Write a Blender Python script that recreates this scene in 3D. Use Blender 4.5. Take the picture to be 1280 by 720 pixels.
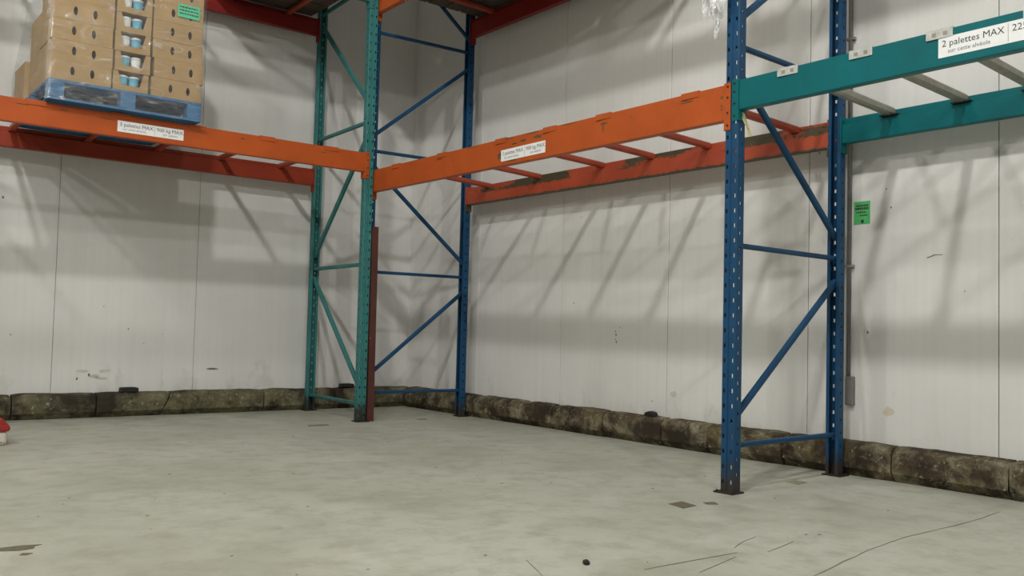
import bpy, bmesh, math, random
from mathutils import Vector, Matrix, noise
random.seed(7)
SC = bpy.context.scene
COL = SC.collection
for o in list(bpy.data.objects): bpy.data.objects.remove(o)

# ------------------------------------------------------------------ camera
CAM = Vector((-4.9137, -7.8822, 0.7955))
yaw, pitch, roll, fpx = 0.9055, 0.0455, 0.0250, 1137.05
fwd = Vector((math.cos(yaw)*math.cos(pitch), math.sin(yaw)*math.cos(pitch), math.sin(pitch)))
rgt = Vector((math.sin(yaw), -math.cos(yaw), 0))
upv = rgt.cross(fwd)
R_ = rgt*math.cos(roll) + upv*math.sin(roll)
U_ = upv*math.cos(roll) - rgt*math.sin(roll)
cd = bpy.data.cameras.new('camera'); cam = bpy.data.objects.new('camera', cd); COL.objects.link(cam)
M4 = Matrix(((R_.x, U_.x, -fwd.x, CAM.x), (R_.y, U_.y, -fwd.y, CAM.y), (R_.z, U_.z, -fwd.z, CAM.z), (0, 0, 0, 1)))
cam.matrix_world = M4
cd.sensor_width = 36; cd.lens = fpx*36/1280; cd.clip_start = .05; cd.clip_end = 100
SC.camera = cam

# ------------------------------------------------------------------ world, exposure, lamps
w = bpy.data.worlds.new('world'); SC.world = w; w.use_nodes = True
w.node_tree.nodes['Background'].inputs[0].default_value = (.5, .52, .5, 1)
w.node_tree.nodes['Background'].inputs[1].default_value = .05
vs = SC.view_settings
vs.view_transform = 'Standard'; vs.look = 'None'; vs.gamma = 1; vs.use_curve_mapping = False
vs.exposure = 0.12
LAMP_Z = 6.1
# x, y, watts: main bay light over the aisle, then the rest of the row pattern
LAMPS = [(-5.0, -6.4, 560), (-7.8, -4.2, 330), (-5.0, -12.2, 560), (-10.6, -9.6, 480)]
LAMP_COL = (1.0, .985, .93)

# ------------------------------------------------------------------ materials
def newmat(name):
    m = bpy.data.materials.new(name); m.use_nodes = True
    nt = m.node_tree; b = nt.nodes['Principled BSDF']
    return m, nt, b
def N(nt, typ, **kw):
    n = nt.nodes.new(typ)
    for k, v in kw.items():
        if k.startswith('i_'):
            key = k[2:]
            n.inputs[int(key) if key.isdigit() else key].default_value = v
        else: setattr(n, k, v)
    return n
def noise_tex(nt, vec, scale, detail=4, rough=.6, dist=0):
    n = N(nt, 'ShaderNodeTexNoise', i_Scale=scale, i_Detail=detail, i_Roughness=rough, i_Distortion=dist)
    if vec is not None: nt.links.new(vec, n.inputs['Vector'])
    return n.outputs['Fac']
def ramp(nt, fac, stops):
    r = N(nt, 'ShaderNodeValToRGB'); e = r.color_ramp.elements
    while len(e) < len(stops): e.new(.5)
    for el, (p, c) in zip(e, stops):
        el.position = p; el.color = c if len(c) == 4 else (*c, 1)
    nt.links.new(fac, r.inputs[0]); return r.outputs['Color']
def mix(nt, fac, a, b, mode='MIX'):
    n = N(nt, 'ShaderNodeMix', data_type='RGBA', blend_type=mode)
    for sock, v in ((n.inputs[0], fac), (n.inputs[6], a), (n.inputs[7], b)):
        if isinstance(v, (int, float)): sock.default_value = v
        elif isinstance(v, tuple): sock.default_value = v if len(v) == 4 else (*v, 1)
        else: nt.links.new(v, sock)
    return n.outputs[2]
def mathn(nt, op, a, b=None, clamp=False):
    n = N(nt, 'ShaderNodeMath', operation=op, use_clamp=clamp)
    for i, v in enumerate((a, b)):
        if v is None: continue
        if isinstance(v, (int, float)): n.inputs[i].default_value = v
        else: nt.links.new(v, n.inputs[i])
    return n.outputs[0]
def pos(nt):
    return N(nt, 'ShaderNodeNewGeometry').outputs['Position']
def scaled(nt, vec, s):
    n = N(nt, 'ShaderNodeVectorMath', operation='MULTIPLY'); nt.links.new(vec, n.inputs[0]); n.inputs[1].default_value = s
    return n.outputs[0]
def bump(nt, b, h, strength=.2, dist=.01):
    n = N(nt, 'ShaderNodeBump', i_Strength=strength, i_Distance=dist)
    nt.links.new(h, n.inputs['Height']); nt.links.new(n.outputs[0], b.inputs['Normal'])
def sep(nt, vec):
    n = N(nt, 'ShaderNodeSeparateXYZ'); nt.links.new(vec, n.inputs[0]); return n.outputs

def plain(name, col, rough=.6, metal=0, var=.12, scale=25, spec=.4):
    m, nt, b = newmat(name); p = pos(nt)
    f = noise_tex(nt, p, scale)
    c = ramp(nt, f, [(.3, tuple(x*(1-var) for x in col)), (.7, tuple(min(1, x*(1+var)) for x in col))])
    nt.links.new(c, b.inputs['Base Color'])
    b.inputs['Roughness'].default_value = rough; b.inputs['Metallic'].default_value = metal
    b.inputs['Specular IOR Level'].default_value = spec
    return m
def paint(name, col, chip, amount=.62, rough=.45, scale=9, foot=0, edge=None):
    """painted steel with chipped spots; foot = height of the scuffed zone by the floor"""
    m, nt, b = newmat(name); p = pos(nt)
    v = noise_tex(nt, p, 3.5)
    c = ramp(nt, v, [(.3, tuple(x*.86 for x in col)), (.7, tuple(min(1, x*1.1) for x in col))])
    n1 = noise_tex(nt, p, scale, 6, .7, .4)
    k = ramp(nt, n1, [(amount, (0, 0, 0)), (amount+.03, (1, 1, 1))])
    c = mix(nt, k, c, chip)
    if foot:
        z = sep(nt, p)[2]
        n2 = noise_tex(nt, p, 17, 7, .8, .5)
        h = mathn(nt, 'SUBTRACT', mathn(nt, 'MULTIPLY', n2, foot*2.2), z)
        h = mathn(nt, 'MULTIPLY', h, 9, True)
        c = mix(nt, h, c, chip)
    nt.links.new(c, b.inputs['Base Color']); b.inputs['Roughness'].default_value = rough
    b.inputs['Specular IOR Level'].default_value = .22
    return m

M = {}
M['blue'] = paint('blue_paint', (.009, .055, .130), (.035, .03, .028), .72, foot=.14)
M['green'] = paint('green_paint', (.036, .165, .162), (.03, .035, .03), .70, foot=.17)
M['teal'] = paint('teal_paint', (.0, .110, .125), (.02, .07, .07), .80)
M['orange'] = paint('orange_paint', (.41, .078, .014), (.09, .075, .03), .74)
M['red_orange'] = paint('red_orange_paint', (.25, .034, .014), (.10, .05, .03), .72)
M['upper_red'] = paint('shade_darkened_red_paint', (.20, .018, .014), (.08, .03, .02), .74)  # red paint, deepened so the colour carries the shade under the upper loads
M['bar_red'] = paint('bar_red_paint', (.33, .06, .03), (.12, .06, .04), .70)
M['brown_steel'] = paint('brown_primer', (.085, .03, .024), (.04, .03, .03), .66)
M['galv'] = plain('galvanised_steel', (.56, .56, .54), .28, .45, .2, 30)
M['galv_bar'] = plain('grey_steel_bar', (.27, .265, .22), .5, .35, .15, 20)
M['black'] = plain('black_plastic', (.012, .012, .011), .6, 0, .3)
M['dark_steel'] = plain('dark_steel', (.03, .022, .018), .7, .2, .3)
M['white_label'] = plain('white_vinyl', (.78, .79, .80), .45, 0, .03)
M['ink'] = plain('black_ink', (.03, .03, .035), .6, 0, .05)
M['grey_ink'] = plain('grey_ink', (.16, .16, .17), .6, 0, .05)
M['green_label'] = plain('green_paper', (.05, .62, .33), .6, 0, .06)
M['green_sticker'] = plain('green_sticker', (.07, .40, .12), .6, 0, .12, 60)
M['conduit'] = plain('conduit_steel', (.20, .20, .19), .45, .4, .1)
M['plastic_white'] = plain('white_tub', (.75, .75, .73), .35, 0, .03)
M['plastic_blue'] = plain('blue_tub', (.12, .42, .58), .35, 0, .06)
M['pallet_blue'] = paint('blue_wood', (.045, .16, .33), (.12, .13, .14), .68, .7, 20)
M['wood'] = plain('raw_wood', (.07, .05, .034), .8, 0, .25, 14)
M['red_plastic'] = plain('red_plastic', (.27, .02, .016), .45, 0, .1)
M['stained_white'] = paint('stained_white', (.55, .50, .44), (.22, .11, .07), .60, .6, 18)
M['tape'] = plain('yellow_tape', (.36, .32, .16), .5, 0, .15, 40)
M['lamp_housing'] = plain('lamp_housing', (.4, .4, .4), .4, .6, .05)

def m_carton(name, col):
    m, nt, b = newmat(name); p = pos(nt)
    f = noise_tex(nt, p, 5, 5); g = noise_tex(nt, scaled(nt, p, (120, 120, 8)), 1, 2)
    c = ramp(nt, f, [(.3, tuple(x*.86 for x in col)), (.75, tuple(x*1.08 for x in col))])
    c = mix(nt, mathn(nt, 'MULTIPLY', g, .12), c, tuple(x*.7 for x in col))
    nt.links.new(c, b.inputs['Base Color']); b.inputs['Roughness'].default_value = .75
    b.inputs['Specular IOR Level'].default_value = .25
    return m
M['carton'] = m_carton('cardboard', (.44, .285, .13))
M['carton_dark'] = m_carton('dark_cardboard', (.26, .17, .09))

def m_wornbeam():
    """orange-red beam with long scraped grey patches along its upper and lower edges"""
    m, nt, b = newmat('scraped_red_orange_paint'); p = pos(nt)
    z = sep(nt, p)[2]
    v = noise_tex(nt, p, 3.0)
    c = ramp(nt, v, [(.3, (.30, .045, .018)), (.7, (.38, .06, .021))])
    n1 = noise_tex(nt, scaled(nt, p, (1, 1.5, 4)), 1.1, 1, .5)
    n2 = noise_tex(nt, p, 28, 5, .7)
    top = mathn(nt, 'MULTIPLY', mathn(nt, 'SUBTRACT', z, mathn(nt, 'ADD', 1.955, mathn(nt, 'MULTIPLY', n2, .075))), 120, True)
    n1b = mathn(nt, 'ADD', n1, mathn(nt, 'MULTIPLY', mathn(nt, 'SUBTRACT', n2, .5), .22))
    k1 = mathn(nt, 'MULTIPLY', mathn(nt, 'SUBTRACT', n1b, .49), 40, True)
    k = mathn(nt, 'MULTIPLY', top, k1)
    low = mathn(nt, 'SUBTRACT', mathn(nt, 'ADD', 1.895, mathn(nt, 'MULTIPLY', n2, .055)), z)
    k2 = mathn(nt, 'MULTIPLY', low, 120, True)
    k = mathn(nt, 'MAXIMUM', k, k2)
    c = mix(nt, k, c, (.055, .045, .022))
    nt.links.new(c, b.inputs['Base Color']); b.inputs['Roughness'].default_value = .5
    return m
M['worn_beam'] = m_wornbeam()

def m_wall(name, axis):
    m, nt, b = newmat(name); p = pos(nt); s = sep(nt, p)
    big = noise_tex(nt, p, .9, 4, .55)
    c = ramp(nt, big, [(.3, (.615, .61, .595)), (.7, (.70, .695, .68))])
    streak = noise_tex(nt, scaled(nt, p, (22, 22, .35)), 1, 3, .5)
    c = mix(nt, ramp(nt, streak, [(.45, (0, 0, 0)), (.75, (.14, .14, .14))]), c, (.48, .465, .43))
    # mud and mould marks rising from the kerb
    n3 = noise_tex(nt, scaled(nt, p, (1, 1, .55)), 5, 6, .68)
    hgt = mathn(nt, 'MULTIPLY', mathn(nt, 'SUBTRACT', .75, s[2]), .55, True)
    k = mathn(nt, 'MULTIPLY', mathn(nt, 'SUBTRACT', mathn(nt, 'ADD', n3, hgt), .80), 3.2, True)
    c = mix(nt, mathn(nt, 'MULTIPLY', k, .55), c, (.30, .28, .21))
    sp = noise_tex(nt, p, 70, 2, .5)
    c = mix(nt, ramp(nt, sp, [(.76, (0, 0, 0)), (.80, (.5, .5, .5))]), c, (.22, .20, .16))
    nt.links.new(c, b.inputs['Base Color'])
    wv = N(nt, 'ShaderNodeTexWave', wave_type='BANDS', bands_direction=axis, wave_profile='SIN', i_Scale=5.2, i_Distortion=0)
    nt.links.new(p, wv.inputs['Vector'])
    bump(nt, b, wv.outputs['Fac'], .12, .004)
    b.inputs['Roughness'].default_value = .55; b.inputs['Specular IOR Level'].default_value = .3
    return m
M['wall_x'] = m_wall('wall_panel_skin', 'Y')
M['wall_y'] = m_wall('wall_panel_skin_left', 'X')
M['joint'] = plain('panel_joint', (.30, .29, .26), .8)
M['plain_wall'] = plain('plain_wall', (.34, .335, .31), .7, 0, .04, 2)
M['ceiling'] = plain('ceiling_paint', (.20, .20, .19), .8, 0, .04, 2)

def m_floor():
    m, nt, b = newmat('concrete_floor'); p = pos(nt)
    a = noise_tex(nt, p, 1.1, 6, .6, .3)
    c = ramp(nt, a, [(.28, (.335, .335, .275)), (.5, (.42, .42, .355)), (.72, (.485, .485, .425))])
    d = noise_tex(nt, p, 6, 6, .7)
    c = mix(nt, ramp(nt, d, [(.46, (0, 0, 0)), (.72, (.75, .75, .75))]), c, (.27, .265, .20))
    e = noise_tex(nt, p, 3.1, 5, .65, 1.0)
    c = mix(nt, ramp(nt, e, [(.55, (0, 0, 0)), (.75, (.60, .60, .60))]), c, (.53, .52, .475))
    g = noise_tex(nt, p, 55, 3, .6)
    c = mix(nt, ramp(nt, g, [(.70, (0, 0, 0)), (.78, (.6, .6, .6))]), c, (.22, .21, .16))
    # patchy darkening that grows towards the left kerb
    s = sep(nt, p)
    near = mathn(nt, 'MULTIPLY', mathn(nt, 'ADD', s[1], 1.0), .75, True)
    n4 = noise_tex(nt, p, 2.6, 4, .6)
    k = mathn(nt, 'MULTIPLY', near, mathn(nt, 'MULTIPLY', mathn(nt, 'SUBTRACT', n4, .40), 4, True))
    c = mix(nt, mathn(nt, 'MULTIPLY', k, .7), c, (.15, .15, .10))
    nt.links.new(c, b.inputs['Base Color'])
    r = ramp(nt, a, [(.3, (.45, .45, .45)), (.7, (.62, .62, .62))])
    nt.links.new(r, b.inputs['Roughness'])
    b.inputs['Specular IOR Level'].default_value = .35
    bump(nt, b, d, .08, .004)
    return m
M['floor'] = m_floor()

def m_kerb(name, base, pale, ochre):
    m, nt, b = newmat(name); p = pos(nt)
    a = noise_tex(nt, p, 5, 6, .7, .4)
    c = ramp(nt, a, [(.32, (.016, .012, .008)), (.5, base), (.68, ochre)])
    d = noise_tex(nt, p, 7.5, 7, .72, .3)
    c = mix(nt, ramp(nt, d, [(.47, (0, 0, 0)), (.66, (1, 1, 1))]), c, pale)
    e = noise_tex(nt, p, 34, 4, .7)
    c = mix(nt, ramp(nt, e, [(.60, (0, 0, 0)), (.68, (.9, .9, .9))]), c, (.33, .31, .23))
    g = noise_tex(nt, p, 3.2, 4, .6)
    c = mix(nt, ramp(nt, g, [(.50, (0, 0, 0)), (.62, (.9, .9, .9))]), c, (.024, .018, .012))
    nt.links.new(c, b.inputs['Base Color']); b.inputs['Roughness'].default_value = .85
    b.inputs['Specular IOR Level'].default_value = .2
    bump(nt, b, d, .5, .012)
    return m
M['kerb_r'] = m_kerb('mouldy_concrete', (.062, .046, .028), (.235, .21, .14), (.13, .105, .048))
M['kerb_l'] = m_kerb('mossy_concrete', (.095, .088, .052), (.19, .175, .11), (.145, .125, .06))
M['crack'] = plain('crack_dirt', (.17, .165, .125), .9)
M['patch'] = plain('floor_patch_rust', (.13, .115, .075), .85, 0, .35, 60)
M['patch_pale'] = plain('floor_patch_pale', (.25, .24, .16), .85, 0, .3, 60)
M['mark'] = plain('scuff', (.16, .155, .135), .8)
M['mark_soft'] = plain('soft_scuff', (.53, .52, .48), .8)
M['mark_blue'] = plain('blue_smudge', (.50, .53, .56), .7)
M['mark_rust'] = plain('rust_smudge', (.58, .52, .42), .7)

def m_film():
    m, nt, b = newmat('stretch_film'); nt.nodes.remove(b)
    out = nt.nodes['Material Output']; p = pos(nt)
    t = N(nt, 'ShaderNodeBsdfTransparent'); t.inputs[0].default_value = (.95, .96, .96, 1)
    g = N(nt, 'ShaderNodeBsdfGlossy'); g.inputs['Roughness'].default_value = .16; g.inputs[0].default_value = (.9, .9, .9, 1)
    d = N(nt, 'ShaderNodeBsdfDiffuse'); d.inputs[0].default_value = (.8, .8, .8, 1)
    bp = N(nt, 'ShaderNodeBump', i_Strength=.7, i_Distance=.02)
    nz = noise_tex(nt, scaled(nt, p, (7, 7, 20)), 1.0, 4, .6, 1.2)
    nt.links.new(nz, bp.inputs['Height']); nt.links.new(bp.outputs[0], g.inputs['Normal'])
    m1 = N(nt, 'ShaderNodeMixShader'); m1.inputs[0].default_value = .35
    nt.links.new(g.outputs[0], m1.inputs[1]); nt.links.new(d.outputs[0], m1.inputs[2])
    m2 = N(nt, 'ShaderNodeMixShader')
    k = ramp(nt, nz, [(.4, (.09, .09, .09)), (.60, (.17, .17, .17)), (.70, (.5, .5, .5))])
    nt.links.new(k, m2.inputs[0]); nt.links.new(t.outputs[0], m2.inputs[1]); nt.links.new(m1.outputs[0], m2.inputs[2])
    nt.links.new(m2.outputs[0], out.inputs[0])
    return m
M['film'] = m_film()
def m_filmthick():
    m, nt, b = newmat('crumpled_film')
    b.inputs['Base Color'].default_value = (.86, .87, .87, 1); b.inputs['Roughness'].default_value = .18
    p = pos(nt); f = noise_tex(nt, p, 45, 3)
    nt.links.new(ramp(nt, f, [(.40, (.25, .25, .25)), (.58, (.85, .85, .85))]), b.inputs['Alpha'])
    return m
M['film2'] = m_filmthick()
def m_emit(name, col, st):
    m, nt, b = newmat(name); p = pos(nt)
    f = noise_tex(nt, p, 4)
    nt.links.new(ramp(nt, f, [(.2, tuple(c*.98 for c in col)), (.8, col)]), b.inputs['Emission Color'])
    b.inputs['Emission Strength'].default_value = st
    return m
M['lamp_glow'] = m_emit('lamp_glow', LAMP_COL, 12)

# ------------------------------------------------------------------ mesh helpers
class MB:
    def __init__(s): s.v = []; s.f = []
    def add(s, vs, fs):
        k = len(s.v); s.v += [Vector(q) for q in vs]; s.f += [tuple(i+k for i in f) for f in fs]; return s
    def box(s, x0, x1, y0, y1, z0, z1):
        v = [(x, y, z) for z in (z0, z1) for y in (y0, y1) for x in (x0, x1)]
        return s.add(v, [(0, 2, 3, 1), (4, 5, 7, 6), (0, 1, 5, 4), (2, 6, 7, 3), (0, 4, 6, 2), (1, 3, 7, 5)])
    def prism(s, prof, A, B, ex, ez):
        """profile points (a, b) -> a*ex + b*ez, swept from A to B"""
        n = len(prof); A = Vector(A); B = Vector(B); ex = Vector(ex); ez = Vector(ez)
        v = [P + ex*a + ez*b for P in (A, B) for a, b in prof]
        f = [(i, (i+1) % n, n+(i+1) % n, n+i) for i in range(n)] + [tuple(range(n-1, -1, -1)), tuple(range(n, 2*n))]
        return s.add(v, f)
    def bar(s, A, B, w, h, side):
        """rounded rectangular bar from A to B; w measured along side, h across"""
        A = Vector(A); B = Vector(B); d = (B-A).normalized(); sx = Vector(side); sx = (sx - d*sx.dot(d)).normalized(); sz = d.cross(sx)
        a, b = w/2, h/2; c = min(a, b)*.45
        prof = [(a, b-c), (a-c, b), (-a+c, b), (-a, b-c), (-a, -b+c), (-a+c, -b), (a-c, -b), (a, -b+c)]
        return s.prism(prof, A, B, sx, sz)
    def tube(s, A, B, r, n=12, r2=None):
        A = Vector(A); B = Vector(B); d = (B-A).normalized()
        sx = d.orthogonal().normalized(); sz = d.cross(sx); r2 = r if r2 is None else r2
        v = [A + (sx*math.cos(t)+sz*math.sin(t))*r for t in [2*math.pi*i/n for i in range(n)]]
        v += [B + (sx*math.cos(t)+sz*math.sin(t))*r2 for t in [2*math.pi*i/n for i in range(n)]]
        return s.add(v, [(i, (i+1) % n, n+(i+1) % n, n+i) for i in range(n)] + [tuple(range(n-1, -1, -1)), tuple(range(n, 2*n))])
    def lathe(s, c, prof, n=20):
        c = Vector(c); m = len(prof)
        v = [c + Vector((r*math.cos(2*math.pi*i/n), r*math.sin(2*math.pi*i/n), z)) for i in range(n) for r, z in prof]
        return s.add(v, [(i*m+j, ((i+1) % n)*m+j, ((i+1) % n)*m+j+1, i*m+j+1) for i in range(n) for j in range(m-1)])
    def build(s, name, mat, parent=None, bevel=0, smooth=False, solid=0):
        org = root_loc(parent)
        me = bpy.data.meshes.new(name); me.from_pydata([tuple(q-org) for q in s.v], [], s.f); me.update()
        bm = bmesh.new(); bm.from_mesh(me); bmesh.ops.recalc_face_normals(bm, faces=bm.faces); bm.to_mesh(me); bm.free()
        me.materials.append(M[mat] if isinstance(mat, str) else mat)
        if smooth: me.polygons.foreach_set('use_smooth', [True]*len(me.polygons))
        o = bpy.data.objects.new(name, me); COL.objects.link(o)
        if parent: o.parent = parent
        if solid:
            q = o.modifiers.new('solid', 'SOLIDIFY'); q.thickness = solid; q.offset = 0
        if bevel:
            q = o.modifiers.new('bevel', 'BEVEL'); q.width = bevel; q.segments = 2; q.limit_method = 'ANGLE'
        return o
def root_loc(o):
    p = Vector((0, 0, 0))
    while o: p = p + o.location; o = o.parent
    return p
def tag(o, label=None, cat=None, group=None, kind=None):
    if label: o['label'] = label
    if cat: o['category'] = cat
    if group: o['group'] = group
    if kind: o['kind'] = kind
    return o
def thing(name, loc, label, cat, group=None):
    o = bpy.data.objects.new(name, None); o.empty_display_size = .05; COL.objects.link(o); o.location = loc
    return tag(o, label, cat, group)
def blob(c, sx, sy, sz, seed=0, n=8, rough=.25):
    """irregular flat or round patch outline points"""
    return [(c[0]+sx*math.cos(t)*(1+rough*noise.noise((math.cos(t)*1.7+seed, math.sin(t)*1.7, seed))),
             c[1]+sy*math.sin(t)*(1+rough*noise.noise((math.cos(t)*1.7, math.sin(t)*1.7+seed, seed+3)))) for t in [2*math.pi*i/n for i in range(n)]]
def text_mesh(name, txt, size, mat, origin, ex, ez, parent, align='LEFT', sx=1.0):
    cu = bpy.data.curves.new('t', 'FONT'); cu.body = txt; cu.size = size; cu.align_x = align; cu.resolution_u = 2; cu.offset = 0
    to = bpy.data.objects.new('t', cu); COL.objects.link(to)
    bpy.context.view_layer.update()
    me = bpy.data.meshes.new_from_object(to.evaluated_get(bpy.context.evaluated_depsgraph_get()))
    bpy.data.objects.remove(to); bpy.data.curves.remove(cu)
    org = root_loc(parent); O = Vector(origin); ex = Vector(ex); ez = Vector(ez)
    for v in me.vertices: v.co = O + ex*v.co.x*sx + ez*v.co.y - org
    me.materials.clear(); me.materials.append(M[mat]); me.name = name
    o = bpy.data.objects.new(name, me); COL.objects.link(o); o.parent = parent
    return o

# ------------------------------------------------------------------ room
XW, YW = 0.0, 0.08           # inner faces of the right and the left wall
X0, Y0, HC = -13.0, -15.0, 6.7
fl = MB().box(X0, .3, Y0, .35, -.2, 0).build('floor', 'floor'); tag(fl, 'pale grey worn concrete floor', kind='structure')
tag(MB().box(X0-.2, .3, Y0-.2, .35, HC, HC+.15).build('ceiling', 'ceiling'), 'pale ceiling', kind='structure')
tag(MB().box(X0-.2, X0, Y0, .35, 0, HC).build('wall_far_side', 'plain_wall'), 'plain wall across the hall', kind='structure')
tag(MB().box(X0-.2, .3, Y0-.2, Y0, 0, HC).build('wall_behind', 'plain_wall'), 'plain wall behind the viewer', kind='structure')
wr = MB().box(XW+.02, .3, Y0, .35, 0, HC).build('wall_right', 'joint'); tag(wr, 'white insulated panel wall on the right', kind='structure')
wl = MB().box(X0, .02, YW+.02, .35, 0, HC).build('wall_left', 'joint'); tag(wl, 'white insulated panel wall on the left', kind='structure')
def panels(seams, right):
    for a, b in zip(seams[:-1], seams[1:]):
        m = MB(); g = .0022 if right else .0014
        if right: m.box(XW, XW+.021, a+g, b-g, .0, HC)
        else: m.box(a+g, b-(g if b < 0 else -.0195), YW, YW+.021, .0, HC)
        m.build('panel', 'wall_x' if right else 'wall_y', wr if right else wl, bevel=.003)
sr = [YW-.0005+.0022, -1.13, -2.28, -3.437, -4.59, -5.725]
while sr[-1] > Y0+1.2: sr.append(sr[-1]-1.15)
panels(sorted(sr), True)
sl = [0.0, -1.05, -2.175, -3.30]
while sl[-1] > X0+1.2: sl.append(sl[-1]-1.13)
panels(sorted(sl), False)

# marks on the walls: thin flat pieces
def wmark(name, pts, mat, right):
    m = MB(); n = len(pts)
    if right: v = [(XW-.0006, a, b) for a, b in pts]
    else: v = [(a, YW-.0006, b) for a, b in pts]
    m.add(v, [tuple(range(n))]); m.build(name, mat, wr if right else wl, solid=.0008)
wmark('slot_mark', blob((-2.01, .382), .057, .008, 0, 2, 10, .3), 'mark', False)
wmark('dent_scratch', [(-5.345, 1.247), (-5.39, 1.262), (-5.43, 1.261), (-5.43, 1.264), (-5.385, 1.2665), (-5.34, 1.251)], 'mark', True)
for i, (a, b, r_) in enumerate([(-2.913, .80, .008), (-2.918, .775, .011), (-2.912, .74, .007), (-2.923, .72, .011), (-2.955, .83, .006), (-2.43, 1.02, .008), (-2.50, 1.71, .006),
                              (-3.30, .30, .008), (-4.99, .83, .010), (-5.13, 1.55, .007), (-5.10, 1.66, .006), (-5.55, 1.06, .005), (-5.87, .27, .009), (-3.87, 2.44, .013), (-4.66, 1.93, .008), (-4.885, 2.23, .008)]):
    wmark('speck', blob((a, b), r_*.6, r_*.85, 0, i), 'mark', True)
wmark('blue_smudge', blob((-3.505, .365), .03, .022, 0, 5, 10, .5), 'mark_blue', True)
wmark('rust_smudge', blob((-5.12, .38), .035, .024, 0, 9, 10, .6), 'mark_rust', True)
for i, (a, b, r_) in enumerate([(-2.73, .72, .008), (-2.93, .90, .006), (-3.02, .34, .014), (-3.11, .31, .012), (-2.60, .60, .005), (-3.70, 1.72, .012), (-3.60, .66, .007), (-2.45, .68, .005)]):
    wmark('speck', blob((a, b), r_*.6, r_, 0, i+40), 'mark', False)
for i, (a, b) in enumerate([(-3.06, .37), (-2.98, .33), (-2.9, .37), (-2.93, .31)]):
    wmark('mud_smear', blob((a, b), .05, .012, 0, i+11, 12, .9), 'mark_soft', False)

# marks on the floor
def fmark(name, pts, mat, h=.0008):
    n = len(pts); m = MB().add([(a, b, h) for a, b in pts], [tuple(range(n))]); return m.build(name, mat, fl, solid=.0010)
def ribbon(pts, wd):
    L = []; Rr = []
    for i, p in enumerate(pts):
        a = Vector(pts[max(0, i-1)]); b = Vector(pts[min(len(pts)-1, i+1)]); d = (b-a).normalized(); nrm = Vector((-d.y, d.x))
        k = wd*(.35 + .9*abs(noise.noise((p[0]*6, p[1]*6, 1)))) if 0 < i < len(pts)-1 else wd*.2
        L.append(Vector(p)+nrm*k); Rr.append(Vector(p)-nrm*k)
    return [tuple(q) for q in L] + [tuple(q) for q in reversed(Rr)]
def wander(pts, step=.06, amp=.005):
    out = []
    for a, b in zip(pts[:-1], pts[1:]):
        a = Vector(a); b = Vector(b); n = max(1, int((b-a).length/step)); d = (b-a).normalized(); nr = Vector((-d.y, d.x))
        for i in range(n):
            p = a.lerp(b, i/n); out.append(tuple(p+nr*amp*noise.noise((p.x*9, p.y*9, 2))))
    out.append(pts[-1]); return out
for pts, wd in [([(-2.60, -6.18), (-2.26, -6.114), (-1.709, -6.003), (-1.377, -5.964), (-.832, -5.961), (-.448, -5.928)], .0036),
                ([(-2.633, -5.733), (-2.423, -5.743), (-2.167, -5.757)], .0045), ([(-2.116, -5.703), (-2.0, -5.655), (-1.888, -5.63)], .004),
                ([(-2.506, -5.863), (-2.221, -5.792)], .003), ([(-2.891, -5.419), (-2.974, -5.608)], .003), ([(-2.059, -5.811), (-1.829, -5.762)], .003)]:
    fmark('crack', ribbon(wander(pts), wd), 'crack')
fmark('floor_patch', [(-1.675, -4.975), (-1.57, -4.965), (-1.59, -5.075), (-1.70, -5.09)], 'patch')
fmark('floor_patch', [(-1.50, -5.035), (-1.445, -5.06), (-1.475, -5.11), (-1.525, -5.08)], 'patch')
fmark('floor_patch', [(-.634, -4.885), (-.515, -4.866), (-.529, -4.955), (-.64, -4.97)], 'patch_pale')
fmark('floor_patch', blob((-1.62, -1.26), .11, .035, 0, 4, 10, .5), 'patch')
fmark('floor_patch', blob((-.615, -1.19), .055, .03, 0, 6, 10, .3), 'patch')
fmark('stain', blob((-4.28, -4.35), .075, .035, 0, 3, 12, .7), 'patch')
fmark('stain', blob((-4.27, -4.45), .02, .015, 0, 8, 10, .7), 'patch')
for i in range(46):
    x = random.uniform(-4.2, -.4); y = random.uniform(-6.0, -1.3); r_ = random.uniform(.002, .006)
    fmark('speck', blob((x, y), r_*1.6, r_, 0, i), 'crack')

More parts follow.
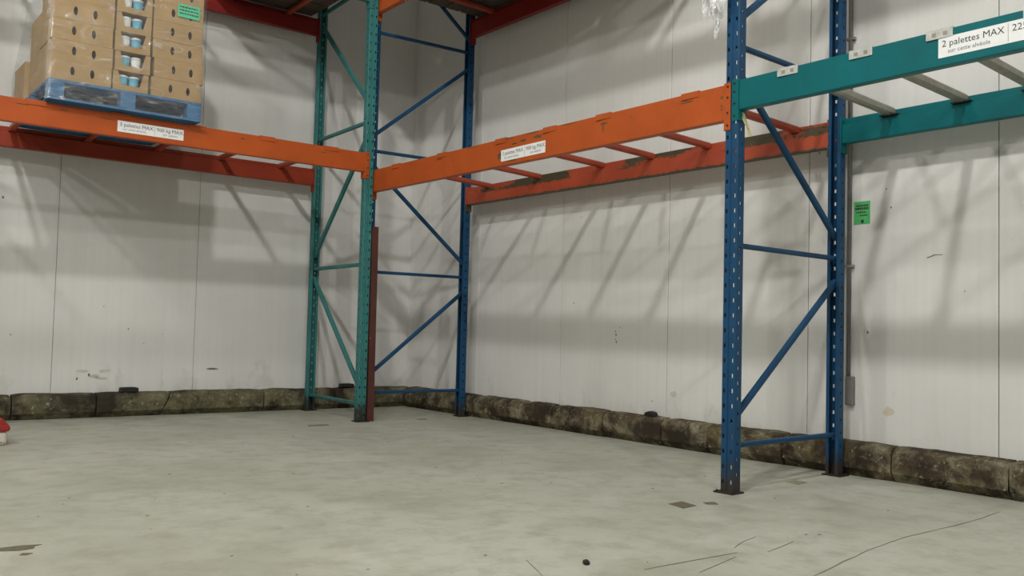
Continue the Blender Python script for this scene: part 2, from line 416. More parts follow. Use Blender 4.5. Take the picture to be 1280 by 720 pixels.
# concrete kerbs along both walls
def kerb(rootname, label, mat, right, cuts, lo, hi, slant=None):
    core = MB()
    if right: core.box(XW-.055, XW, lo, hi, 0, .165)
    else: core.box(lo, hi, YW-.055, YW, 0, .165)
    root = tag(core.build(rootname, 'dark_steel'), label, kind='structure')
    prof = [(.0, .0), (.062, .0), (.078, .016), (.109, .05), (.114, .11), (.108, .155), (.093, .18), (.06, .194), (.02, .198), (.0, .199)]
    edges = sorted([lo]+cuts+[hi])
    for bi, (a, b) in enumerate(zip(edges[:-1], edges[1:])):
        n = max(4, int((b-a)/.05)); v = []; f = []; k = len(prof)
        bulge = random.uniform(-.006, .010); sg = .0 if not slant else slant.get(round(a, 2), 0); sg2 = 0 if not slant else slant.get(round(b, 2), 0)
        for i in range(n+1):
            t = i/n; u = a+.006+(b-a-.012)*t
            e = min(1, min(i, n-i)/2.0); sh = .90+.10*e**.5
            for d, z in prof:
                q = noise.noise((u*3.1, z*9+bi, d*9))*.012 + noise.noise((u*11, z*22, bi+d*20))*.007
                dd = (d*sh + (bulge+q if d > .03 else 0)*(1 if d > .03 else 0)); zz = z*(.975+.025*e) + (q*.7 if z > .1 else 0)
                dd = max(0, dd)
                uu = u + (sg*(1-t)+sg2*t)*(z-.1)
                v.append((XW-dd, uu, zz) if right else (uu, YW-dd, zz))
        for i in range(n):
            for j in range(k-1): f.append((i*k+j, i*k+j+1, (i+1)*k+j+1, (i+1)*k+j))
            f.append((i*k+k-1, i*k, (i+1)*k, (i+1)*k+k-1))
        f.append(tuple(range(k))); f.append(tuple(range(n*k+k-1, n*k-1, -1)))
        MB().add(v, f).build('kerb_block', mat, root, smooth=False)
    return root
kr_cuts = [-1.23, -1.92, -2.29, -2.89, -3.48, -3.90, -4.48, -5.19, -5.82]
y = -5.82
while y > Y0+1: y -= .7; kr_cuts.append(round(y, 2))
kerb('baseboard_right', 'dark mouldy concrete kerb along the right wall', 'kerb_r', True, kr_cuts, Y0, YW-.115)
kl_cuts = [-3.59, -2.98, -2.43, -1.56, -.85]
x = -3.59
while x > X0+1: x -= .75; kl_cuts.append(round(x, 2))
kerb('baseboard_left', 'mossy concrete kerb along the left wall', 'kerb_l', False, kl_cuts, X0, 0.0, {-2.43: .45})

# ------------------------------------------------------------------ upright frames
PW, PD = .076, .057
def post_mesh(H, face=True):
    prof = [(-.020, PD), (-.038, PD), (-.038, .036), (-.038, .024), (-.038, .003), (-.035, 0), (-.029, 0), (-.018, 0), (-.006, 0), (-.003, .005),
            (.003, .005), (.006, 0), (.018, 0), (.029, 0), (.035, 0), (.038, .003), (.038, .024), (.038, .036), (.038, PD), (.020, PD)]
    fh = {6, 12} if face else set(); sh = {2, 16} if face else {2}
    zs = [(0, None)]; z = .05
    while z < H-.06:
        zs += [(z-.010, 'f'), (z+.010, None), (z+.031, 's'), (z+.046, None)]; z += .0762
    zs.append((H, None))
    n = len(prof); v = [(a, b, zz) for zz, _ in zs for a, b in prof]; f = []
    for i in range(len(zs)-1):
        k = zs[i][1]
        for j in range(n-1):
            if (k == 'f' and j in fh) or (k == 's' and j in sh): continue
            f.append((i*n+j, i*n+j+1, (i+1)*n+j+1, (i+1)*n+j))
    me = bpy.data.meshes.new('post'); me.from_pydata(v, [], f); me.update()
    return me
HP = 4.9
POST = {}
for c in ('blue', 'green'):
    POST[c] = post_mesh(HP); POST[c].materials.append(M[c])
POST['blue_plain'] = post_mesh(HP, False); POST['blue_plain'].materials.append(M['blue'])
def upright(label, front, rear, col, horiz, diag, group, bw=.034, hw=.026, rear_plain=False):
    """front/rear: (x, y) of post centres; diag: (z at front, z at rear)"""
    F = Vector((*front, 0)); Rr = Vector((*rear, 0)); d = (Rr-F).normalized(); side = Vector((-d.y, d.x, 0))
    root = thing('upright_frame', F, label, 'rack frame', group)
    for P, dr in ((F, d), (Rr, -d)):
        o = bpy.data.objects.new('post', POST['blue_plain' if rear_plain and dr != d else col]); COL.objects.link(o); o.parent = root
        # local v axis (depth) points along dr, holed face outwards
        ang = math.atan2(dr.y, dr.x) - math.pi/2
        o.rotation_euler = (0, 0, ang); o.location = P - dr*(PD/2) - F + Vector((0, 0, .006))
        q = o.modifiers.new('solid', 'SOLIDIFY'); q.thickness = .0026; q.offset = 0
        c = P - dr*.012
        m = MB().prism([(-.058, -.05), (.058, -.05), (.058, .05), (-.058, .05)], c+Vector((0, 0, 0)), c+Vector((0, 0, .008)), side, d)
        bp = m.build('base_plate', 'dark_steel', root)
        for sgn in (-1, 1):
            b = c + side*.048*sgn - dr*.033
            MB().tube(b+Vector((0, 0, .007)), b+Vector((0, 0, .014)), .007, 6).build('anchor_bolt', 'dark_steel', bp)
    a = F + d*.008; b = Rr - d*.008
    for z in horiz:
        MB().bar(a+Vector((0, 0, z)), b+Vector((0, 0, z)), .03, hw, side).build('horizontal_brace', col, root)
    for zf, zr in diag:
        MB().bar(a+Vector((0, 0, zf)), b+Vector((0, 0, zr)), .028, bw, side).build('diagonal_brace', col, root)
    return root
FF, FR = (-1.165, -4.93), (-.165, -4.884)
BF, BR = (-1.118, -1.062), (-.165, -1.114)
LF, LR = (-1.197, -1.14), (-1.148, -.09)
bh = [.235, 1.255, 2.29, 3.32, 4.35]; bd = [(.36, 1.12), (2.17, 1.375), (2.42, 3.17), (4.21, 3.44)]
upright('blue steel upright frame nearest the viewer, between orange and teal beams', FF, FR, 'blue', bh, bd, 'blue rack uprights', .036)
ub = upright('blue steel upright frame by the wall corner, with brown guard on its front post', BF, BR, 'blue', bh, bd, 'blue rack uprights', .032, rear_plain=True)
MB().prism([(-.030, -.026), (.030, -.026), (.030, .028), (.026, .028), (.026, -.020), (-.026, -.020), (-.026, .028), (-.030, .028)],
           (-1.110, -1.140, .0), (-1.119, -1.140, 1.63), (1, 0, 0), (0, 1, 0)).build('post_guard', 'brown_steel', ub)
ub.children[-1]['label'] = 'brown steel channel guard'
upright('green steel upright frame carrying the end of the left orange beams', LF, LR, 'green', [.145, 1.31, 2.515, 3.71, 4.75], [(.265, 1.225), (2.405, 1.43), (2.67, 3.60)], 'green rack uprights', .046, .032)
LEFTX = -4.93
upright('green steel upright frame at the far end of the left rack', (LEFTX, -1.14), (LEFTX, -.09), 'green', [.145, 1.31, 2.515, 3.71, 4.75], [(.265, 1.225), (2.405, 1.43), (2.67, 3.60)], 'green rack uprights', .046, .032)
TY = -7.72
upright('blue steel upright frame at the far end of the teal beams', (-1.165, TY), (-.165, TY), 'blue', bh, bd, 'blue rack uprights', .036)

# ------------------------------------------------------------------ load beams
def beam(label, A, B, inner, h, mat, group, depth=.05, drop=.055, studs=True, outer_plate=True):
    """A, B: bottom outer-face corners of the beam at its two ends; inner: unit vector from outer face inwards"""
    A = Vector(A); B = Vector(B); inner = Vector(inner); d = (B-A).normalized(); up = Vector((0, 0, 1))
    root = thing('load_beam', A, label, 'rack beam', group)
    prof = [(0, 0), (0, h), (depth*.55, h), (depth*.55, h-.038), (depth, h-.038), (depth, 0)]
    MB().prism(prof, A+d*.003, B-d*.003, inner, up).build('beam_tube', mat, root, bevel=.004)
    for P, s in ((A, -1), (B, 1)):
        z0, z1 = -drop, h+.006
        m = MB()
        e = P + d*s*.0
        # side plate against the post flank, then the tab over the post's holed face
        m.prism([(0, z0), (0, z1), (depth+.012, z1), (depth+.012, z0)], e-d*s*.006, e+d*s*.0005, inner, up)
        if outer_plate:
            m.prism([(-.0065, z0), (-.0065, z1), (-.001, z1), (-.001, z0)], e-d*s*.006, e+d*s*.036, inner, up)
        c = m.build('end_connector', mat, root, bevel=.0015)
        if studs and outer_plate:
            for zz in (z0+.025, z0+.09, h*.62, h-.015):
                q = e + d*s*.019 + up*zz - inner*.006
                MB().tube(q, q-inner*.006, .005, 8).build('stud', 'dark_steel', c)
    return root
IN_R, OUT_R, IN_L, OUT_L = (1, 0, 0), (-1, 0, 0), (0, 1, 0), (0, -1, 0)
hw_ = PW/2
of_F = FF[0]-PD/2-.0005; of_B = BF[0]-PD/2-.0005
bOF = beam('orange front beam with white label, right rack, from corner to blue frame', (of_F, FF[1]+hw_+.002, 1.900), (of_B, BF[1]-hw_-.002, 1.924), IN_R, .186, 'orange', 'orange beams of the right rack')
bOR = beam('scraped orange rear beam with grey worn patches, against right wall', (FR[0]+PD/2, FR[1]+hw_+.002, 1.908), (BR[0]+PD/2, BR[1]-hw_-.002, 1.908), OUT_R, .162, 'worn_beam', 'orange beams of the right rack')
bTF = beam('teal front beam with large white load label, right end of picture', (of_F, FF[1]-hw_-.002, 1.942), (of_F, TY+hw_+.002, 1.942), IN_R, .154, 'teal', 'teal beams')
bTR = beam('teal rear beam against right wall behind the grey support bars', (FR[0]+PD/2, FR[1]-hw_-.002, 1.922), (FR[0]+PD/2, TY+hw_+.002, 1.922), OUT_R, .150, 'teal', 'teal beams')
of_L = LF[1]-PD/2-.0005
bLF = beam('orange front beam with white label under the pallet, left rack', (LF[0]-hw_-.002, of_L, 2.080), (LEFTX+hw_+.002, of_L, 2.080), IN_L, .162, 'orange', 'orange beams of the left rack')
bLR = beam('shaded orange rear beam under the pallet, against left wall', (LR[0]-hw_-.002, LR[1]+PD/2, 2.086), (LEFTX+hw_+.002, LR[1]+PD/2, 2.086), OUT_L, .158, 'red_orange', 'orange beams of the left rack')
# upper level
beam('shade-darkened red rear beam of the upper level, left rack, top edge of picture', (LR[0]-hw_-.002, LR[1]+PD/2, 3.50), (LEFTX+hw_+.002, LR[1]+PD/2, 3.50), OUT_L, .165, 'upper_red', 'upper level beams')
beam('green front beam of the upper level, left rack, just entering the picture', (LF[0]-hw_-.002, of_L, 3.525), (LEFTX+hw_+.002, of_L, 3.525), IN_L, .15, 'green', 'upper level beams')
beam('shade-darkened red rear beam of the upper level, right rack, at top beside corner', (FR[0]+PD/2, FR[1]+hw_+.002, 3.45), (BR[0]+PD/2, BR[1]-hw_-.002, 3.45), OUT_R, .18, 'upper_red', 'upper level beams')
beam('orange front beam of the upper level, right rack, tip beside green post', (of_F, FF[1]+hw_+.002, 3.46), (of_B, BF[1]-hw_-.002, 3.46), IN_R, .18, 'orange', 'upper level beams')
beam('teal front beam of the upper level above the picture', (of_F, FF[1]-hw_-.002, 3.46), (of_F, TY+hw_+.002, 3.46), IN_R, .154, 'teal', 'upper level beams')
beam('teal rear beam of the upper level above the picture', (FR[0]+PD/2, FR[1]-hw_-.002, 3.45), (FR[0]+PD/2, TY+hw_+.002, 3.45), OUT_R, .15, 'teal', 'upper level beams')

# ------------------------------------------------------------------ labels on the beams
def load_label(beamroot, O, ex, face_out, W, H, t1, t2, s1, s2, div):
    """O lower-left corner on the beam face, ex reading direction"""
    O = Vector(O); ex = Vector(ex); ez = Vector((0, 0, 1)); fo = Vector(face_out)
    st = MB().prism([(0, 0), (W, 0), (W, H), (0, H)], O+fo*.0004, O+fo*.0018, ex, ez).build('load_label', 'white_label', beamroot)
    st['label'] = 'white printed load label'
    P = O + fo*.0024
    text_mesh('lettering', t1, H*.46, 'ink', P+ex*W*.03+ez*H*.52, ex, ez, st, 'LEFT', s1)
    text_mesh('lettering', 'sur cette alvéole', H*.30, 'grey_ink', P+ex*W*.08+ez*H*.18, ex, ez, st, 'LEFT', s1)
    text_mesh('lettering', t2, H*.46, 'ink', P+ex*W*(div+.03)+ez*H*.52, ex, ez, st, 'LEFT', s2)
    text_mesh('lettering', 'par palette', H*.30, 'grey_ink', P+ex*W*(div+.13)+ez*H*.18, ex, ez, st, 'LEFT', s2)
    MB().prism([(0, 0), (.0015, 0), (.0015, H*.86), (0, H*.86)], P+ex*W*div+ez*H*.07-fo*.0004, P+ex*W*div+ez*H*.07, ex, ez).build('divider_line', 'grey_ink', st)
fx = of_F + (of_B-of_F)*(-4.93+2.965)/(-4.93+1.06)
dxy = Vector((of_F-of_B, (FF[1]-BF[1]), 0)).normalized()
load_label(bOF, (of_F+(of_B-of_F)*((-2.955+4.89)/3.79), -2.955, 1.940), dxy, (-1, 0, 0), .475, .078, '3 palettes MAX.', '900 kg MAX.', 1.0, 1.06, .55)
load_label(bLF, (-3.205, of_L, 2.117), (1, 0, 0), (0, -1, 0), .46, .078, '3 palettes MAX.', '900 kg MAX.', 1.0, 1.02, .55)
load_label(bTF, (of_F, -6.005, 1.976), (0, -1, 0), (-1, 0, 0), .50, .086, '2 palettes MAX', '2250 kg MAX', 1.0, 1.0, .56)

# bare scuffs in the paint of the two labelled orange beams
def chips(root, lst, right):
    for i, (u, z, a, b) in enumerate(lst):
        pts = blob((u, z), a, b, 0, i*3+1, 12, .8)
        if right:
            f0 = of_F+(of_B-of_F)*((u+4.89)/3.79)
            MB().prism(pts, (f0-.0012, 0, 0), (f0-.0002, 0, 0), (0, 1, 0), (0, 0, 1)).build('paint_chip', 'chip', root)
        else:
            MB().prism(pts, (0, of_L-.0010, 0), (0, of_L-.0002, 0), (1, 0, 0), (0, 0, 1)).build('paint_chip', 'chip', root)
M['chip'] = plain('bare_primer', (.085, .065, .026), .8, 0, .4, 60)
chips(bOF, [(-3.975, 2.036, .030, .006), (-3.968, 2.012, .007, .022), (-2.935, 1.985, .026, .020), (-3.20, 2.052, .035, .008), (-3.35, 2.055, .045, .009), (-3.10, 2.045, .025, .006),
            (-3.03, 2.090, .05, .004), (-3.30, 2.088, .06, .004), (-3.66, 2.087, .07, .003), (-2.6, 2.092, .05, .003), (-4.62, 2.044, .045, .004), (-4.862, 2.023, .010, .008), (-4.864, 1.981, .005, .006),
            (-4.864, 1.962, .006, .006), (-2.17, 2.062, .04, .004), (-2.36, 2.03, .006, .006), (-4.2, 2.038, .006, .005), (-3.08, 1.935, .05, .004)], True)
chips(bLF, [(-3.27, 2.192, .05, .003), (-3.80, 2.205, .05, .003), (-3.55, 2.21, .03, .003), (-2.3, 2.20, .02, .004), (-1.62, 2.19, .03, .003), (-2.62, 2.196, .06, .003)], False)

# ------------------------------------------------------------------ support bars across the beams
def cross(label, P, Q, topf, topr, mat, hookmat, group, r=.021, hook=.12, rear_pad=False, hh=.03):
    """P at the front beam's outer face, Q at the rear beam's outer face, both at the bar's axis; topf/topr = beam tops"""
    P = Vector(P); Q = Vector(Q); d = (Q-P).normalized(); s = Vector((-d.y, d.x, 0)).normalized(); up = Vector((0, 0, 1))
    root = thing('support_bar', P, label, 'support bar', group)
    zf = topf-.038+r+.0005-P.z; zr = topr-.038+r+.0005-Q.z
    MB().bar(P+d*.030+up*zf, Q-d*.030+up*zr, 2*r, 2*r, s).build('tube', mat, root)
    t = topf - P.z
    MB().prism([(-.0055, t-hh), (-.0055, t+.0045), (.0265, t+.0045), (.0265, t+.001), (-.0015, t+.001), (-.0015, t-hh)], P-s*hook/2, P+s*hook/2, d, up).build('hook', hookmat, root)
    if rear_pad:
        for q in (-.3, .12): MB().prism([(-.0065, t-hh*.72), (-.0055, t-hh*.72), (-.0055, t-hh*.25), (-.0065, t-hh*.25)], P+s*hook*q, P+s*hook*(q+.16), d, up).build('stamped_slot', 'galv_bar', root)
    t = topr - Q.z; k = .05 if rear_pad else .028
    MB().prism([(.0285, t-.0375), (.0285, t-.031), (.075, t-.031), (.075, t-.0375)], Q-s*k, Q+s*k, -d, up).build('saddle', 'dark_steel' if rear_pad else mat, root)
    return root
ords = ['first', 'second', 'third', 'fourth', 'fifth', 'sixth', 'seventh']
for i, (ya, yb) in enumerate([(-1.53, -1.48), (-2.21, -2.17), (-2.95, -2.91), (-3.47, -3.42), (-3.97, -3.93), (-4.65, -4.61)]):
    t = (ya-FF[1])/(BF[1]-FF[1]); xf = of_F+(of_B-of_F)*t; zf = 1.900+.024*t+.186
    cross(f'red-brown support bar under orange right-rack beams, {ords[i]} counted from the room corner', (xf, ya, 2.045), (FR[0]+PD/2, yb, 2.035), zf, 2.07, 'bar_red', 'orange', 'support bars of the right orange bay')
for i, xa in enumerate([-1.55, -2.10, -2.64, -3.18, -3.72, -4.4]):
    cross(f'red-brown support bar under the left rack beams, {ords[i]} counted from the green frame', (xa, of_L, 2.195), (xa+.03, LR[1]+PD/2, 2.2), 2.242, 2.244, 'bar_red', 'orange', 'support bars of the left bay')
for i, (ya, yb) in enumerate([(-5.265, -5.22), (-5.65, -5.62), (-6.01, -5.97), (-6.40, -6.36), (-6.95, -6.92)]):
    cross(f'grey galvanised support bar on the teal beams, {ords[i]} from the blue frame', (of_F, ya, 2.045), (FR[0]+PD/2, yb, 2.03), 2.096, 2.072, 'galv_bar', 'galv', 'grey bars of the teal bay', .024, .112, rear_pad=True, hh=.036)
for i, ya in enumerate([-1.5, -2.2, -2.9, -3.5, -4.0, -4.65]):
    t = (ya-FF[1])/(BF[1]-FF[1]); xf = of_F+(of_B-of_F)*t
    cross(f'dark support bar of the right upper level, {ords[i]} from the room corner', (xf, ya, 3.585), (FR[0]+PD/2, ya+.03, 3.585), 3.64, 3.63, 'bar_red', 'red_orange', 'upper level support bars')
for i, xa in enumerate([-1.50, -2.05, -2.6, -3.2, -3.8, -4.4]):
    cross(f'dark support bar of the left upper level, {ords[i]} from the green frame', (xa, of_L, 3.62), (xa, LR[1]+PD/2, 3.615), 3.675, 3.665, 'bar_red', 'red_orange', 'upper level support bars')

# ------------------------------------------------------------------ pallets and loads
def pallet(label, x0, y0, z0, W, D, mat, group, alongx=True):
    """front face towards -y (alongx) with lower corner x0, y0"""
    root = thing('pallet', (x0, y0, z0), label, 'pallet', group)
    def bx(u0, u1, v0, v1, a, b):
        if alongx: return MB().box(x0+u0, x0+u1, y0+v0, y0+v1, z0+a, z0+b)
        return MB().box(x0+v0, x0+v1, y0+u0, y0+u1, z0+a, z0+b)
    for v in (0, D/2-.05, D-.1):
        if v: bx(.1, W-.1, v+.03, v+.07, .016, .120).build('light_stop_stringer', mat, root)  # added inside to stop light passing through the pallet
        for u in (0, W/2-.05, W-.1):
            bx(u, u+.1, v+.002, v+.098, .016, .120).build('block', mat, root, bevel=.004)
    n = 7; wdt = .13
    for i in range(n):
        v = i*(D-.155)/(n-1); bx(0, W, v, v+.155, .000, .016).build('light_stop_bottom_board', mat, root)  # underside made nearly closed to keep light from leaking through
        v = i*(D-wdt)/(n-1); bx(0, W, v, v+wdt, .120, .138).build('deck_board', mat, root)
    return root
def carton(label, x0, x1, y0, y1, z0, z1, mat, group, holes=None, cut=False, flaps=True):
    """brown box; holes = list of (u, v) centres on the -y face (fractions), cut = notch in the top of that face"""
    root = thing('carton', ((x0+x1)/2, (y0+y1)/2, z0), label, 'carton', group)
    m = MB(); t = .004
    # shell without its front
    v = [(x0, y0, z0), (x1, y0, z0), (x1, y1, z0), (x0, y1, z0), (x0, y0, z1), (x1, y0, z1), (x1, y1, z1), (x0, y1, z1)]
    fs = [(0, 3, 2, 1), (2, 3, 7, 6), (1, 2, 6, 5), (0, 4, 7, 3)] + ([(4, 5, 6, 7)] if not cut else [])
    if not holes and not cut: fs.append((0, 1, 5, 4))
    m.add(v, fs); body = m.build('body', mat, root)
    if holes or cut:
        bm = bmesh.new(); org = root.location
        W, H = x1-x0, z1-z0
        def loop(pts):
            vv = [bm.verts.new(Vector((x0+a, y0, z0+b))-org) for a, b in pts]
            return [bm.edges.new((vv[i], vv[(i+1) % len(vv)])) for i in range(len(vv))]
        if cut:
            ed = loop([(0, 0), (W, 0), (W, H), (W*.86, H), (W*.76, H*.30), (W*.24, H*.30), (W*.14, H), (0, H)])
        else:
            ed = loop([(0, 0), (W, 0), (W, H), (0, H)])
            for a, b in holes:
                ed += loop([(a*W+.0135*math.cos(q), b*H+.030*math.sin(q)) for q in [2*math.pi*i/14 for i in range(14)]])
        bmesh.ops.triangle_fill(bm, edges=ed, use_beauty=True)
        bmesh.ops.recalc_face_normals(bm, faces=bm.faces)
        me = bpy.data.meshes.new('front_panel'); bm.to_mesh(me); bm.free(); me.materials.append(M[mat])
        o = bpy.data.objects.new('front_panel', me); COL.objects.link(o); o.parent = root
        q = o.modifiers.new('solid', 'SOLIDIFY'); q.thickness = t; q.offset = -1
    return root
PZ = 2.242
pallet('blue wooden block pallet under the wrapped cartons on the left rack', -3.672, -1.252, PZ+.014, 1.02, 1.20, 'pallet_blue', 'stacked pallets')
CH = .137; CZ = PZ+.014+.1385
cols = [(-3.664, -3.277, 'left'), (-3.262, -3.024, 'middle'), (-3.008, -2.656, 'right')]
lay = ['bottom', 'second', 'third', 'fourth', 'fifth', 'sixth', 'top']
for L in range(7):
    z0 = CZ + L*(CH+.0012); z1 = z0+CH
    for ci, (a, b, nm) in enumerate(cols):
        j = random.uniform(-.004, .004) + (.010 if (ci == 2 and L == 1) else 0)
        a2, b2 = a+j, b+j; yj = -1.243+random.uniform(0, .006) + (.008 if L == 0 and ci == 1 else 0)
        if ci == 1:
            carton(f'brown carton with cut-out front showing tubs, middle column, {lay[L]} layer', a2, b2, yj, yj+.36, z0, z1, 'carton', 'cartons on the blue pallet', cut=True)
            for k, xx in enumerate((-.037, .037)):
                cx = (a2+b2)/2+xx-.005; cy = yj+.052; rr = .034
                blue = (L+k) % 2 == 1 if L not in (0, 3) else (k == 1 or L == 0)
                tb = thing('tub', (cx, cy, z0+.002), f'{"pale blue" if blue else "white"} plastic tub in the {lay[L]} middle carton, {"left" if k == 0 else "right"} one', 'tub', 'tubs in the middle cartons')
                MB().lathe((cx, cy, z0+.002), [(.0, 0), (rr*.86, 0), (rr, .100), (0, .100)], 18).build('cup', 'plastic_blue' if blue else 'plastic_white', tb, smooth=True)
                MB().lathe((cx, cy, z0+.102), [(.0, 0), (rr*1.07, 0), (rr*1.07, .012), (rr*.9, .015), (0, .013)], 18).build('lid', 'plastic_white', tb)
        else:
            W = b2-a2; o = .0625/W; sh = -.0 if ci == 0 else .015/W
            carton(f'brown carton with two oval hand holes, {nm} column, {lay[L]} layer', a2, b2, yj, yj+.36, z0, z1, 'carton', 'cartons on the blue pallet', holes=[(.52-o+sh, .52), (.52+o+sh, .52)])
    # deeper rows: the back steps down
    for ri, (yy, nlay) in enumerate([(-.868, 5), (-.468, 2)]):
        for ci, (a, b, nm) in enumerate([(-3.655, -3.335, 'l'), (-3.325, -3.005, 'm'), (-2.995, -2.675, 'r')]):
            if L < nlay - (1 if (ci == 0 and ri == 0) else 0):
                sh = -.03 if (ri == 1 and ci == 0) else 0
                carton(f'plain brown carton, {["middle", "back"][ri]} row of the wrapped stack, {["left", "centre", "right"][ci]} place, {lay[L]} layer', a+sh, b+sh, yy, yy+.385, z0, z1, 'carton', 'back cartons on the blue pallet')
# green paper label on the right column
zl = CZ+4*(CH+.0012)+.055
gl = thing('paper_label', (-2.842, -1.256, zl), 'bright green paper label with dark writing on a right column carton', 'label')
MB().box(-2.846, -2.690, -1.2485, -1.2475, zl, zl+.095).build('paper', 'green_label', gl)
for i in range(3):
    m = MB(); x = -2.835; zz = zl+.070-.024*i
    while x < -2.71:
        wd = random.uniform(.008, .02); m.box(x, min(x+wd, -2.70), -1.2497, -1.2487, zz, zz+.011); x += wd+.005
    m.build('writing', 'ink', gl)
# stretch film around the load
def film_wrap():
    v = []; f = []
    ring0 = [(-3.70, -1.262), (-2.642, -1.262), (-2.642, -.06), (-3.70, -.06)]
    per = []
    for (a, b), (c, d) in zip(ring0, ring0[1:]+ring0[:1]):
        n = 24
        for i in range(n): per.append((a+(c-a)*i/n, b+(d-b)*i/n))
    zs = [PZ+.012+i*.035 for i in range(32)]
    for z in zs:
        for (a, b) in per:
            q = noise.noise((a*7, b*7, z*16))*.006
            top = max(0, (z-2.62)/.35); yy = min(b, -.06-.45*min(1, top)) if b > -.5 else b
            cx, cy = a+3.17, b+.66; L_ = math.hypot(cx, cy)
            v.append((a+cx/L_*q, yy+cy/L_*q, z))
    n = len(per)
    for i in range(len(zs)-1):
        for j in range(n): f.append((i*n+j, i*n+(j+1) % n, (i+1)*n+(j+1) % n, (i+1)*n+j))
    o = MB().add(v, f).build('stretch_wrap', 'film', None, smooth=True)
    tag(o, 'clear plastic stretch film wrapped around the cartons on the blue pallet', 'plastic film')
film_wrap()
# loads on the upper level
def upper(label, x0, y0, z0, alongx, tagname, PWD=1.02):
    pallet(f'wooden pallet on the upper level, {tagname}', x0, y0, z0, PWD, 1.20, 'wood', 'upper level pallets', alongx)
    W, D = (PWD, 1.20) if alongx else (1.20, PWD)
    for i in range(2):
        for j in range(2):
            carton(f'large dark carton, {["left", "right"][i]} {["near", "far"][j]}, upper pallet {tagname}', x0+.01+i*W/2, x0+(i+1)*W/2-.01, y0+.01+j*D/2, y0+(j+1)*D/2-.01, z0+.1385, z0+1.0, 'carton_dark', f'large cartons {tagname}')
upper('', -2.27, -1.262, 3.685, True, 'of the left rack by the green frame')
upper('', -1.262, -3.92, 3.65, False, 'of the right rack nearest the viewer')
upper('', -1.262, -2.84, 3.65, False, 'of the right rack, second from the corner')
upper('', -1.20, -1.76, 3.65, False, 'of the right rack, narrow, in the corner', .58)

# ------------------------------------------------------------------ small things
# hanging film
def hanging():
    root = thing('plastic_film', (-1.27, -4.83, 2.33), 'crumpled clear plastic film hanging beside the near blue post', 'plastic film')
    for k, (ya, yb, zt, zb, amp) in enumerate([(-4.745, -4.84, 3.47, 2.455, .028), (-4.80, -4.91, 3.47, 2.41, .032), (-4.81, -4.875, 3.47, 2.315, .028), (-4.75, -4.80, 3.47, 2.44, .02), (-4.86, -4.93, 3.47, 2.42, .02)]):
        v = []; f = []; n, m_ = 10, 44
        for i in range(m_+1):
            t = i/m_; z = zt+(zb-zt)*t
            for j in range(n+1):
                u = j/n; w_ = 1-.75*max(0, t-.86)/.14
                y = (ya+yb)/2+(yb-ya)*(u-.5)*w_
                q = noise.noise((u*4+k*7, z*9, k)); q2 = noise.noise((u*7+k, z*22, k+5))
                v.append((-1.245+1.6*amp*q+.010*q2-.010*k, y-.035+.020*q2+.02*q, z+.03*q))
        for i in range(m_):
            for j in range(n): f.append((i*(n+1)+j, i*(n+1)+j+1, (i+1)*(n+1)+j+1, (i+1)*(n+1)+j))
        MB().add(v, f).build('film_strip', 'film2', root)
hanging()
# yellow tape end under the teal connector
v = []; f = []
for i in range(9):
    t = i/8; z = 1.935-.125*t; y = -4.978-.05*t; wd = .011+.003*math.sin(i)
    v += [(-1.168+.006*math.sin(i*1.3), y+wd, z), (-1.168-.006*math.sin(i*.9), y-wd, z-.008)]
    if i: f.append((2*i-2, 2*i-1, 2*i+1, 2*i))
tag(MB().add(v, f).build('tape_strip', 'tape', None, solid=.002), 'loose yellowish tape end hanging under the teal beam connector', 'tape')
# conduit on the right wall behind the near frame
cn = thing('conduit', (XW-.014, -4.885, .2), 'thin grey metal conduit on the right wall behind the blue frame', 'conduit')
MB().tube((XW-.016, -4.876, .40), (XW-.016, -4.876, HC), .013, 12).build('pipe', 'conduit', cn, smooth=True)
for zz in (1.22, 2.587, 4.0):
    MB().box(XW-.031, XW-.0005, -4.905, -4.852, zz-.008, zz+.008).build('clamp', 'galv_bar', cn)
jb = MB().box(XW-.034, XW-.0005, -4.915, -4.865, .40, .57).build('outlet_box', 'conduit', cn, bevel=.006)
# green sticker on the wall
gs = thing('wall_sticker', (XW-.001, -4.95, 1.464), 'small green notice sticker on the right wall beside the blue frame', 'sticker')
MB().box(XW-.002, XW-.0006, -5.000, -4.897, 1.467, 1.602).build('paper', 'green_sticker', gs)
for i, (zz, hh, a, b) in enumerate([(1.572, .010, -4.987, -4.91), (1.553, .013, -4.99, -4.906), (1.533, .008, -4.975, -4.915), (1.515, .007, -4.985, -4.935)]):
    m = MB(); yv = b
    while yv > a:
        wd = random.uniform(.006, .014); m.box(XW-.0032, XW-.0022, max(a, yv-wd), yv, zz, zz+hh); yv -= wd+.003
    m.build('writing', 'ink', gs)
MB().prism([(y_, z_) for y_, z_ in blob((-4.952, 1.483), .010, .011, 0, 3)], (XW-.0032, 0, 0), (XW-.0022, 0, 0), (0, 1, 0), (0, 0, 1)).build('round_mark', 'dark_steel', gs)
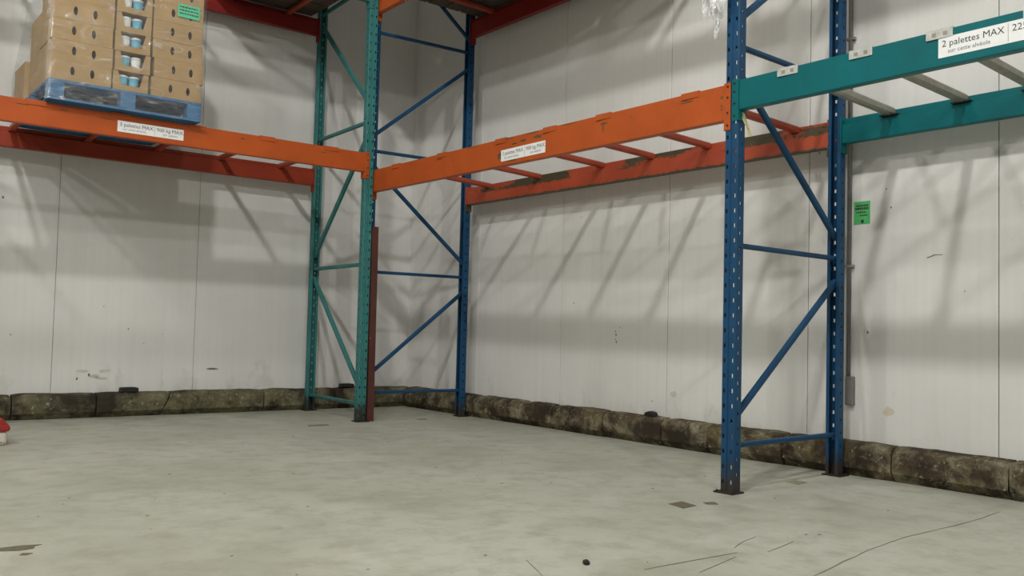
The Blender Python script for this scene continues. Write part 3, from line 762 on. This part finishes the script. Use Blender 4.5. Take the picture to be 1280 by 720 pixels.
# dark blocks lying on the kerb
def chunk(name, label, cat, x0, x1, y0, y1, z0, z1, mat='black'):
    m = MB(); prof = [(0, 0), (x1-x0, .0), (x1-x0-.004, z1-z0-.004), ((x1-x0)*.7, z1-z0), (.006, z1-z0-.002)]
    m.prism(prof, (x0, y0, z0), (x0, y1, z0), (1, 0, 0), (0, 0, 1)); return tag(m.build(name, mat, None, bevel=.004), label, cat)
chunk('rubber_block', 'black rubber block lying on the left kerb below the pallet', 'block', -2.79, -2.645, .0, .07, .199, .238)
chunk('rubber_strip', 'black rubber strip on the left kerb behind the green frame', 'strip', -.775, -.63, .01, .07, .199, .235)
m = MB().prism([(0, 0), (.10, 0), (.088, .022), (.05, .034), (.01, .026)], (-.062, -3.375, .199), (-.012, -3.375, .199), (0, 1, 0), (0, 0, 1))
tag(m.build('rubber_scrap', 'black', None, bevel=.004), 'dark scrap lying on the right kerb, left of near blue frame', 'scrap')
# stone on the floor
bm = bmesh.new(); bmesh.ops.create_icosphere(bm, subdivisions=2, radius=.013)
for vv in bm.verts: vv.co *= 1+.35*noise.noise(vv.co*90); vv.co.z *= .8
me = bpy.data.meshes.new('pebble'); bm.to_mesh(me); bm.free(); me.materials.append(M['dark_steel'])
o = bpy.data.objects.new('pebble', me); COL.objects.link(o); o.location = (-2.756, -5.581, .009)
tag(o, 'small dark pebble on the floor at the bottom of the picture', 'pebble')
# red and white tub at the left edge
rx, ry = -3.985, -1.40
rb = thing('bin', (rx, ry, 0), 'red lidded white stained box on the floor at the left edge', 'box')
MB().box(rx-.16, rx+.135, ry-.10, ry+.22, .0, .085).build('body', 'stained_white', rb, bevel=.02)
MB().prism([(-.17, 0), (.145, 0), (.15, .03), (.10, .085), (-.125, .085), (-.175, .03)], (rx, ry-.11, .085), (rx, ry+.23, .085), (1, 0, 0), (0, 0, 1)).build('lid', 'red_plastic', rb, bevel=.012)

# ------------------------------------------------------------------ ceiling lamps
for i, (lx, ly, wt) in enumerate(LAMPS):
    root = thing('bay_light', (lx, ly, LAMP_Z), f'round high bay ceiling lamp, {["above the aisle", "towards the left wall", "behind the viewer", "at the far side of the hall"][i]}', 'lamp', 'high bay lamps')
    MB().lathe((lx, ly, LAMP_Z), [(.21, .06), (.20, .10), (.11, .26), (.07, .27), (.07, .40), (0, .40)], 24).build('reflector', 'lamp_housing', root, smooth=True)
    MB().lathe((lx, ly, LAMP_Z), [(0, .075), (.195, .075), (.195, .085), (0, .085)], 24).build('glass', 'lamp_glow', root)
    MB().tube((lx, ly, LAMP_Z+.39), (lx, ly, HC), .012, 8).build('stem', 'lamp_housing', root)
    ld = bpy.data.lights.new('bay_light_source', 'POINT'); ld.energy = wt; ld.color = LAMP_COL; ld.shadow_soft_size = .15
    lo = bpy.data.objects.new('bay_light_source', ld); COL.objects.link(lo); lo.parent = root; lo.location = (0, 0, -.06)
